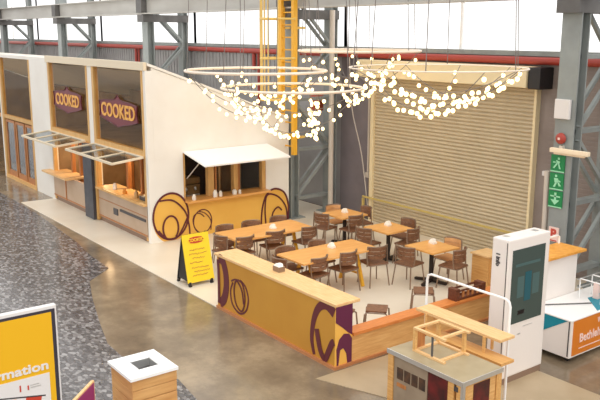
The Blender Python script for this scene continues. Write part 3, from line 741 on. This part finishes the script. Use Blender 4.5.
def make_stool():
    t = D.objects.new('stool', None); C.objects.link(t); t.empty_display_size = .1
    part(MB().box(-.17, -.17, .425, .17, .17, .455, .012), 'seat', 'chair_brown', t)
    for sx_, sy_ in ((1, 1), (1, -1), (-1, 1), (-1, -1)):
        part(MB().tube([(sx_*.13, sy_*.13, .425), (sx_*.18, sy_*.18, .39), (sx_*.21, sy_*.21, 0)], .014, 6), 'leg', 'chair_metal', t, True)
    part(MB().tube([(-.155, -.155, .41), (.155, -.155, .41), (.155, .155, .41), (-.155, .155, .41)], .010, 6, closed=True), 'seat_frame', 'chair_metal', t)
    return t
s0 = make_stool()
for i, (x, y, r, lab) in enumerate(((-8.76, 8.16, .75, 'brown backless stool standing clear between partition and crate'), (-9.0, 7.62, .5, 'brown stool mostly hidden behind the end of the partition counter'),
                                    (-8.95, 9.42, .8, 'brown stool behind the white tube handle'))):
    o = s0 if i == 0 else copy_tree(s0)
    o.location = (x, y, .016); o.rotation_euler = (0, 0, r); tag(o, lab, 'stool', 'stools along the low wall')
# napkin holders on tables
def napkin(x, y, z, label, big=False, rot=0):
    t = thing('napkin_holder', (x, y, z), label, 'napkin holder', None)
    s = 1.25 if big else 1
    part(MB().box(x-.07*s, y-.05*s, z, x+.07*s, y+.05*s, z+(.07 if big else .045)*s, .006), 'holder_box', 'chair_metal' if big else 'cup_white', t)
    part(MB().prism([(x-.065*s, y-.045*s, z+(.07 if big else .045)*s), (x+.065*s, y-.045*s, z+(.07 if big else .045)*s), (x+.03*s, y-.03*s, z+.10*s), (x-.03*s, y-.03*s, z+.10*s)], (0, .07*s, 0)), 'napkins', 'cup_white', t)
napkin(-13.1, 9.15, .75, 'white napkin holder on the long table by the mural')
napkin(-11.2, 9.2, .75, 'white napkin holder on the long table behind the partition')
napkin(-13.35, 11.35, .75, 'white napkin holder on the furthest cafe table')
napkin(-11.85, 11.3, .75, 'white napkin holder on the middle cafe table')
napkin(-10.25, 11.0, .75, 'white napkin holder on the cafe table nearest the totem')
napkin(-9.93, 7.05, 1.0, 'dark napkin holder with white napkins on the partition counter', True)
t = thing('plywood_cabinet', (-9.5, 11.65, .016), 'small pale plywood cabinet between the cafe chairs and the totem', 'cabinet')
part(MB().box(-9.62, 11.45, .016, -9.22, 11.88, .62), 'cabinet_body', 'light_wood', t)
part(MB().box(-9.65, 11.42, .62, -9.19, 11.91, .65), 'cabinet_top', 'pine_pale', t)
part(MB().box(-9.219, 11.50, .06, -9.205, 11.83, .58), 'cabinet_door', 'light_wood', t)

# A-board
t = thing('a_board', (-12.95, 7.15, .016), 'yellow A-frame menu board on the cream walkway', 'menu board')
def ab(y0, y1, z0, z1, th, off=0):
    # leaning face: x goes from -12.66 at z=0 to -12.92 at z=1
    fx = lambda z: -12.64-.24*z+off
    return [(fx(z0), y0, z0), (fx(z0), y1, z0), (fx(z1), y1, z1), (fx(z1), y0, z1)]
part(MB().prism(ab(6.86, 7.44, .09, 1.0, 0), (-.025, 0, 0)), 'front_board', 'board_yellow', t)
bx = lambda z: -13.14+.24*z
part(MB().prism([(bx(.09), 6.86, .09), (bx(.09), 7.44, .09), (bx(1.0), 7.44, 1.0), (bx(1.0), 6.86, 1.0)], (.02, 0, 0)), 'rear_board', 'black', t)
for y in (6.90, 7.38):
    part(MB().bar((-12.655, y, .016), (-12.685, y, .10), .05, .05), 'leg', 'black', t); part(MB().bar((-13.14, y, .016), (-13.1, y, .10), .05, .05), 'leg', 'black', t)
part(MB().prism([(-13.10, 6.87, .12), (-12.70, 6.87, .12), (-12.895, 6.87, .95)], (0, .01, 0)), 'side_web', 'black', t)
pl = [(-.5, 0), (-.38, .5), (-.1, .62), (.1, .62), (.38, .5), (.5, 0), (.38, -.5), (.1, -.62), (-.1, -.62), (-.38, -.5)]
fx = lambda z: -12.64-.24*z
pb = MB().prism([(fx(.88+b*.10)+.003, 7.15+a*.34, .88+b*.10) for a, b in pl], (.004, 0, 0)); lg = part(pb, 'logo_badge', 'map_red', t)
tx = text_mesh('logo_text', 'COOKED', .085, (fx(.88)+.012, 7.15, .88), (0, 1, 0), (-.233, 0, .972), 'board_yellow', lg, .003, .002)
rnd = random.Random(3)
for row, (z, a, b) in enumerate(((.70, .12, .46), (.62, .10, .50), (.54, .16, .44), (.46, .10, .38), (.36, .12, .50), (.29, .16, .52), (.22, .12, .46))):
    pts = []; y = 6.86+a
    while y < 6.86+b:
        zz = z+(y-6.9)*.0+rnd.uniform(-.016, .016); pts.append((fx(zz)+.004, y, zz)); y += .014
    part(ribbon(pts, (.97, 0, .233), .010, .002), 'handwriting', 'mid_wood', t)

# ------------------------------------------------------------------ screen totem
t = thing('screen_totem', (-6.52, 8.78, 0), 'tall white screen totem with dark display beside the low wall', 'screen totem')
KX0, KX1, KY0, KY1, KZ = -6.60, -6.32, 8.26, 9.17, 2.10
part(MB().box(KX0, KY0, .10, KX1, KY1, KZ, .02), 'casing', 'warm_white', t)
part(MB().box(KX0+.02, KY0+.01, 0, KX1-.01, KY1-.01, .10), 'plinth', 'brown_kick', t)
part(MB().box(KX1-.002, KY0+.09, .885, KX1+.008, KY1-.11, 1.945), 'display', 'screen_dark', t)
part(MB().box(KX1+.008, KY0+.38, 1.18, KX1+.011, KY0+.52, 1.60), 'screen_graphic', 'screen_blue', t)
part(MB().box(KX1+.008, KY0+.22, 1.25, KX1+.0105, KY0+.36, 1.55).box(KX1+.008, KY0+.55, 1.25, KX1+.0105, KY0+.70, 1.55).box(KX1+.008, KY0+.16, 1.70, KX1+.0105, KY0+.7, 1.74), 'screen_graphic', 'screen_panel', t)
part(MB().box(KX1+.008, KY0+.26, 1.0, KX1+.0105, KY0+.40, 1.06), 'screen_graphic', 'black', t)
part(MB().box(KX1-.03, KY0-.004, .12, KX1-.018, KY0+.001, 2.06), 'seam', 'charcoal', t)
part(MB().box(KX0+.05, KY0+.12, KZ-.001, KX0+.14, KY0+.2, KZ+.004).box(KX0+.08, KY1-.2, KZ-.001, KX0+.17, KY1-.12, KZ+.004), 'vent', 'silver', t)
text_mesh('totem_lettering', 'i info', .09, (KX0+.11, KY0-.004, 1.80), (0, 0, -1), (1, 0, 0), 'charcoal', t, .003, .004)
part(MB().box(KX1-.0, KY0+.3, .70, KX1+.004, KY0+.36, .715).box(KX1, KY0+.4, .80, KX1+.004, KY0+.62, .806), 'mark', 'silver', t)

# ------------------------------------------------------------------ information panel, lower left
t = thing('information_panel', (-7.63, 1.98, 0), 'large yellow information panel in the lower left corner', 'information sign')
part(MB().box(-7.68, 1.30, 0.0, -7.61, 2.575, 2.05, .006), 'frame', 'paper_white', t)
part(MB().box(-7.612, 1.34, .1, -7.604, 2.555, 2.015), 'bezel', 'sign_bezel', t)
part(MB().box(-7.605, 1.37, .16, -7.600, 2.515, 1.985), 'yellow_sheet', 'sign_yellow', t)
text_mesh('lettering', 'information', .135, (-7.597, 2.455, 1.42), (0, 1, 0), (0, 0, 1), 'paper_white', t, .002, .004, align='RIGHT', sx=1.28)
mp = part(MB().box(-7.601, 1.42, .5, -7.597, 2.455, 1.335), 'map_sheet', 'paper_white', t)
part(MB().prism([(-7.598, y, z) for y, z in ((1.5, 1.27), (2.40, 1.10), (2.40, 1.085), (1.5, 1.255))], (.003, 0, 0)), 'map_line', 'charcoal', mp)
part(MB().prism([(-7.598, y, z) for y, z in ((2.2, 1.125), (2.36, 1.095), (2.34, 1.0), (2.18, 1.03))], (.003, 0, 0)), 'map_block', 'map_red', mp)
part(MB().prism([(-7.598, y, z) for y, z in ((1.6, 1.22), (2.1, 1.13), (2.05, .9), (1.6, .98))], (.003, 0, 0)), 'map_block', 'map_orange', mp)
part(MB().box(-7.598, 2.14, 1.2, -7.595, 2.155, 1.27).box(-7.598, 2.22, 1.2, -7.595, 2.235, 1.25), 'map_mark', 'map_red', mp)
part(MB().box(-7.598, 2.25, 1.215, -7.595, 2.36, 1.225).box(-7.598, 2.25, 1.24, -7.595, 2.34, 1.25), 'map_mark', 'silver', mp)

# small magenta panel
t = thing('leaflet_stand', (-7.9, 2.9, 0), 'small magenta leaflet board beside the wooden litter bin', 'leaflet board')
def mg(x, w): return None
a = Vector((-7.99, 3.06, 0)); b = Vector((-7.60, 2.66, 0)); d = (b-a).normalized(); nrm = Vector((d.y, -d.x, 0))
part(MB().prism([a+Vector((0, 0, .1)), b+Vector((0, 0, .1)), b+Vector((0, 0, .90)), a+Vector((0, 0, .90))], -nrm*.02), 'board', 'magenta', t)
part(MB().bar(a+Vector((0, 0, .91)), b+Vector((0, 0, .91)), .035, .022).bar(a+Vector((0, 0, .0)), a+Vector((0, 0, .92)), .035, .03).bar(b+Vector((0, 0, .0)), b+Vector((0, 0, .92)), .035, .03), 'wooden_edge', 'pine_pale', t)

# litter bin
t = thing('litter_bin', (-7.9, 3.66, 0), 'square wooden slatted litter bin with a white top', 'bin')
mb = MB()
for k in range(7):
    z = .03+k*.134
    if k < 6: mb.box(-8.2, 3.38, z, -7.62, 3.94, z+.126, .006)
    else: mb.box(-8.2, 3.38, z, -7.62, 3.50, z+.126).box(-8.2, 3.84, z, -7.62, 3.94, z+.126).box(-8.2, 3.50, z, -8.08, 3.84, z+.126).box(-7.74, 3.50, z, -7.62, 3.84, z+.126)
part(mb, 'slatted_body', 'bin_wood', t)
part(MB().box(-8.17, 3.41, 0.02, -7.65, 3.91, .05), 'base', 'black', t)
tp = MB(); z0, z1 = .965, 1.0
X0, X1, Y0, Y1 = -8.23, -7.59, 3.35, 3.95; hx0, hx1, hy0, hy1 = -8.04, -7.78, 3.54, 3.80
tp.box(X0, Y0, z0, X1, hy0, z1).box(X0, hy1, z0, X1, Y1, z1).box(X0, hy0, z0, hx0, hy1, z1).box(hx1, hy0, z0, X1, hy1, z1)
part(tp, 'bin_lid', 'white_paint', t)
part(MB().box(hx0, hy0, .90, hx1, hy0+.012, .998).box(hx0, hy1-.012, .90, hx1, hy1, .998).box(hx0, hy0, .90, hx0+.012, hy1, .998).box(hx1-.012, hy0, .90, hx1, hy1, .998), 'opening_rim', 'silver', t)
part(MB().box(hx0, hy0, .895, hx1, hy1, .90), 'opening', 'charcoal', t)

# ------------------------------------------------------------------ display cart, lower right
t = thing('display_cart', (-6.0, 6.75, 0), 'wooden display cart with olive grey top and photo panels', 'cart')
CX0, CX1, CY0, CY1, CZ = -6.62, -5.39, 6.37, 7.07, .95
part(MB().box(CX0, CY0, .91, CX1, CY1, CZ, .008), 'cart_top', 'cart_top', t)
part(MB().box(CX0-.005, CY0-.012, .895, CX1+.012, CY0, .952).box(CX1, CY0, .895, CX1+.012, CY1, .952), 'edge_strip', 'silver', t)
for x, y in ((CX0, CY0), (CX1-.10, CY0), (CX0, CY1-.10), (CX1-.10, CY1-.10), (-5.62, CY0)):
    part(MB().box(x+.005, y+.005, .08, x+.095, y+.095, .91), 'corner_post', 'light_wood', t)
part(MB().box(CX1-.03, CY0+.0, .08, CX1+.008, CY0+.04, .91), 'corner_strip', 'silver', t)
part(MB().box(CX0+.1, CY0+.02, .12, -5.95, CY0+.04, .9), 'side_panel', 'cart_panel', t)
part(MB().box(-5.94, CY0+.02, .12, -5.62, CY0+.04, .89), 'photo_panel', 'photo_red', t)
for k in range(4): part(MB().box(-6.46+k*.125, CY0+.014, .60, -6.46+k*.125+.10, CY0+.02, .75), 'picture', 'photo_dark', t)
part(MB().box(-6.46, CY0+.014, .5, -6.30, CY0+.02, .55), 'picture', 'mid_wood', t)
part(MB().box(CX1-.04, CY0+.1, .12, CX1-.02, CY1-.1, .89), 'side_panel', 'light_wood_cross', t)
part(MB().box(CX1-.021, 6.58, .2, CX1-.012, 6.86, .86), 'photo_panel', 'photo_red', t)
part(MB().box(CX0+.05, CY1-.03, .12, CX1-.05, CY1-.01, .9).box(CX0+.01, CY0+.1, .12, CX0+.03, CY1-.1, .9).box(CX0+.04, CY0+.04, .08, CX1-.04, CY1-.04, .12), 'inner_panel', 'light_wood', t)
part(MB().box(-5.52, CY0-.0, .80, -5.46, CY0+.005, .86), 'lock', 'charcoal', t)
for x in (CX0+.1, CX1-.1):
    for y in (CY0+.1, CY1-.1):
        part(MB().cyl((x, y-.02, .04), (x, y+.02, .04), .04, 12), 'castor', 'charcoal', t, True)
t = thing('wooden_rack', (-6.15, 6.8, .95), 'small open pine rack standing on the display cart', 'rack')
RX0, RX1, RY0, RY1 = -6.38, -5.86, 6.56, 7.02
for z in (.95, 1.235):
    part(MB().box(RX0, RY0, z, RX1, RY0+.04, z+.025).box(RX0, RY1-.04, z, RX1, RY1, z+.025).box(RX0, RY0+.04, z, RX0+.04, RY1-.04, z+.025).box(RX1-.10, RY0+.04, z, RX1-.06, RY1-.04, z+.025), 'rail_frame', 'pine_pale', t)
for x, y in ((RX0, RY0), (RX0, RY1-.04), (RX1-.1, RY1-.04)):
    part(MB().box(x, y, .975, x+.04, y+.04, 1.235), 'post', 'pine', t)
part(MB().box(RX0+.30, RY0+.01, .975, RX0+.32, RY0+.03, 1.235), 'rod', 'steel_dark', t)
part(MB().box(RX0, RY0+.05, .975, RX0+.015, RY0+.2, 1.235), 'side_board', 'mid_wood', t)

# wooden stand with white tube handle
t = thing('tube_handle_stand', (-6.4, 7.5, 0), 'two tier pine plank stand with a white tube handle', 'plank stand')
part(MB().box(-7.14, 7.38, 1.075, -5.69, 7.66, 1.11), 'upper_plank', 'pine_pale', t)
part(MB().box(-7.0, 7.26, .84, -5.56, 7.50, .875), 'lower_plank', 'light_wood', t)
part(MB().box(-7.0, 7.26, .80, -5.56, 7.28, .84), 'plank_edge', 'dark_wood', t)
part(MB().tube([(-7.24, 7.69, .02), (-7.24, 7.69, 1.44), (-7.22, 7.69, 1.50), (-7.16, 7.69, 1.525), (-5.89, 7.69, 1.525), (-5.83, 7.69, 1.50), (-5.81, 7.69, 1.44), (-5.81, 7.69, .02)], .018, 8), 'tube_handle', 'white_paint', t, True)
for x in (-6.95, -5.95):
    for y in (7.36, 7.52):
        part(MB().box(x, y, .0, x+.04, y+.04, .80), 'leg', 'pine', t)
        part(MB().box(x, y, .875, x+.03, y+.03, 1.085), 'spacer', 'pine', t)
part(MB().box(-7.24, 7.50, 1.04, -7.14, 7.69, 1.07), 'clamp', 'silver', t)

# ------------------------------------------------------------------ orange and white cart, right edge
t = thing('promotion_cart', (-6.55, 10.4, 0), 'low white and teal cart with an orange lettered side at the right edge', 'cart')
QX0, QX1, QY0, QY1, QZ = -6.95, -6.20, 9.66, 11.4, .69
part(MB().box(QX0, QY0, .09, QX1, QY1, QZ-.02, .005), 'cart_body', 'warm_white', t)
part(MB().box(QX0-.01, QY0-.015, QZ-.02, QX1+.015, QY1+.01, QZ, .004), 'cart_top', 'white_paint', t)
part(MB().box(QX1, QY0+.06, .12, QX1+.010, QY1-.02, QZ-.025), 'orange_side', 'cart_orange', t)
part(MB().prism([(QX0, QY0-.006, QZ-.025), (QX1-.06, QY0-.006, QZ-.025), (QX0, QY0-.006, .22)], (0, .006, 0)), 'teal_graphic', 'teal', t)
part(MB().prism([(QX1-.02, 10.35, QZ), (QX1-.02, 11.35, QZ), (QX0+.35, 11.35, QZ), (QX0+.30, 10.75, QZ)], (0, 0, .003)), 'teal_graphic', 'teal', t)
part(MB().box(QX1-.035, QY0-.008, .12, QX1-.02, QY0, QZ-.03), 'corner_gap', 'charcoal', t)
text_mesh('side_lettering', 'Bethlehem', .19, (QX1+.012, QY0+.22, .36), (0, 1, 0), (0, 0, 1), 'pink_white', t, .003, .004, align='LEFT', sx=.95)
part(MB().box(QX1+.010, QY0+.22, .20, QX1+.013, QY0+1.2, .215), 'underline', 'pink_white', t)
tr = MB()
for a in (-.5, 0, .5): tr.bar((QX1+.012, 10.36, .52), (QX1+.012, 10.36+.06*math.sin(a), .52+.09*math.cos(a)), .006, .014)
part(tr, 'emblem', 'pink_white', t)
for x in (QX0+.1, QX1-.1):
    for y in (QY0+.12, QY1-.12):
        part(MB().cyl((x, y-.02, .045), (x, y+.02, .045), .045, 12), 'castor', 'black', t, True)
t = thing('display_box', (-7.2, 10.1, 0), 'tall white box with an orange wooden top behind the screen totem', 'display box')
part(MB().box(-7.32, 9.7, .0, -6.97, 10.88, 1.36, .005), 'box_body', 'warm_white', t)
part(MB().box(-7.42, 9.66, 1.36, -6.90, 11.02, 1.40, .004), 'box_top', 'cart_orange_top', t)
part(MB().tube([(-7.38, 9.75, 1.40), (-7.38, 9.75, 1.50), (-7.38, 9.80, 1.54), (-7.38, 10.90, 1.54), (-7.38, 10.95, 1.51), (-7.38, 10.95, 1.40)], .018, 8), 'tube_handle', 'white_paint', t, True)
t = thing('parking_sign', (-8.05, 11.7, 1.3), 'small pale sign with a red letter P low on the right column', 'sign')
part(MB().box(-8.14, 11.735, 1.16, -7.94, 11.765, 1.42), 'sign_plate', 'pink_white', t)
text_mesh('sign_letter', 'P', .22, (-8.04, 11.732, 1.30), (1, 0, 0), (0, 0, 1), 'p_red', t, .003, .010)
part(MB().box(-8.12, 11.73, 1.17, -7.96, 11.735, 1.19), 'sign_bar', 'p_red', t)
t = thing('wire_rack', (-6.5, 10.9, .69), 'white wire display rack standing on the teal end of the cart', 'wire rack')
for y in (10.62, 10.95, 11.28):
    part(MB().tube([(-6.72, y, .69), (-6.72, y, 1.02), (-6.34, y, 1.02), (-6.34, y, .69)], .012, 6), 'wire_frame', 'white_paint', t, True)
for x in (-6.72, -6.34):
    for z in (1.02, .88): part(MB().cyl((x, 10.55, z), (x, 11.35, z), .010, 6), 'wire_rail', 'silver', t)
part(MB().box(-6.60, 10.80, .69, -6.50, 10.86, .95, .01), 'leaflet_holder', 'pink_white', t)
single(MB().cyl((-6.85, 9.9, .70), (-6.45, 10.55, .705), .010, 6), 'loose_rod', 'steel_dark', (-6.6, 10.2, .69), 'thin dark rod lying on the white cart top', 'rod')
t = thing('dark_backpack_chair', (0, 0, 0), 'x', 'x'); D.objects.remove(t)

# ------------------------------------------------------------------ ring chandeliers with draped bulb strings
def chandelier(cx, cy, cz, R, label, nstr, sags, seed, thick=.028, nb=16):
    rn = random.Random(seed)
    t = thing('ring_chandelier', (cx, cy, cz), label, 'chandelier', 'ring chandeliers over the cafe')
    part(MB().tube([(cx+R*math.cos(2*PI*i/48), cy+R*math.sin(2*PI*i/48), cz) for i in range(48)], thick, 8, closed=True), 'hoop', 'hoop_paint', t, True)
    for k in range(6):
        a = 2*PI*k/6+.3+seed
        part(MB().cyl((cx+R*math.cos(a), cy+R*math.sin(a), cz), (cx+R*.85*math.cos(a), cy+R*.85*math.sin(a), 7.95), .008, 5), 'suspension_cable', 'cable', t)
    bulb_me = None
    for k in range(nstr):
        a0 = 2*PI*k/nstr+rn.uniform(-.25, .25)+seed; a1 = a0+PI+rn.uniform(-.7, .7)
        p0 = Vector((cx+R*math.cos(a0), cy+R*math.sin(a0), cz)); p1 = Vector((cx+R*math.cos(a1), cy+R*math.sin(a1), cz)); sg = sags[k % len(sags)]
        pts = []
        for i in range(25):
            u = i/24; p = p0.lerp(p1, u); p.z -= sg*(1-(2*u-1)**2); pts.append(p)
        s_ = part(MB().tube(pts, .007, 4), 'light_string', 'cable', t)
        for i in range(nb):
            u = (i+.5)/nb+rn.uniform(-.012, .012); p = p0.lerp(p1, u); p.z -= sg*(1-(2*u-1)**2)+.05+rn.uniform(0, .05)
            p.x += rn.uniform(-.05, .05); p.y += rn.uniform(-.05, .05)
            if bulb_me is None:
                b = part(MB().ball((cx, cy, cz), .036, 8, 6, 1.1), 'bulb', 'bulb', s_, True); bulb_me = b.data; b.location = p-Vector((cx, cy, cz))
            else:
                b = D.objects.new('bulb', bulb_me); C.objects.link(b); b.parent = s_; b.location = p-Vector((cx, cy, cz))
chandelier(-13.75, 9.19, 4.03, 1.48, 'large ring chandelier furthest left, above the white stall roof edge', 6, [.75, .9, .5, 1.0, .8, .6], 1, nb=14)
chandelier(-13.33, 9.83, 3.67, 1.5, 'lowest ring chandelier, with bulb strings hanging in front of the ladder', 6, [1.0, .95, .5, .85, .7, 1.0], 2, nb=16)
chandelier(-13.09, 11.48, 4.43, 1.33, 'highest and furthest ring chandelier, seen edge on below the windows', 6, [.9, .6, 1.1, .5, .8, 1.0], 3, nb=12)
chandelier(-9.16, 9.78, 4.24, 1.48, 'ring chandelier on the right, its bulb strings hanging before the shutter', 6, [.66, .52, .70, .42, .62, .5], 4, thick=.012, nb=16)
# roof trusses the cables hang from (above the frame)
for i, (x, y0) in enumerate(((-14.0, 8.0), (-12.4, 8.0), (-10.0, 8.0), (-8.2, 8.0))):
    struct(MB().box(x-.08, -2, 7.95, x+.08, 13.5, 8.1), 'trim_%d' % (i+3), 'steel_paint')

# tidy: drop helper leftovers
for o in [o for o in D.objects if o.type == 'EMPTY' and not o.children]:
    D.objects.remove(o)
for me in [m for m in D.meshes if m.users == 0]: D.meshes.remove(me)
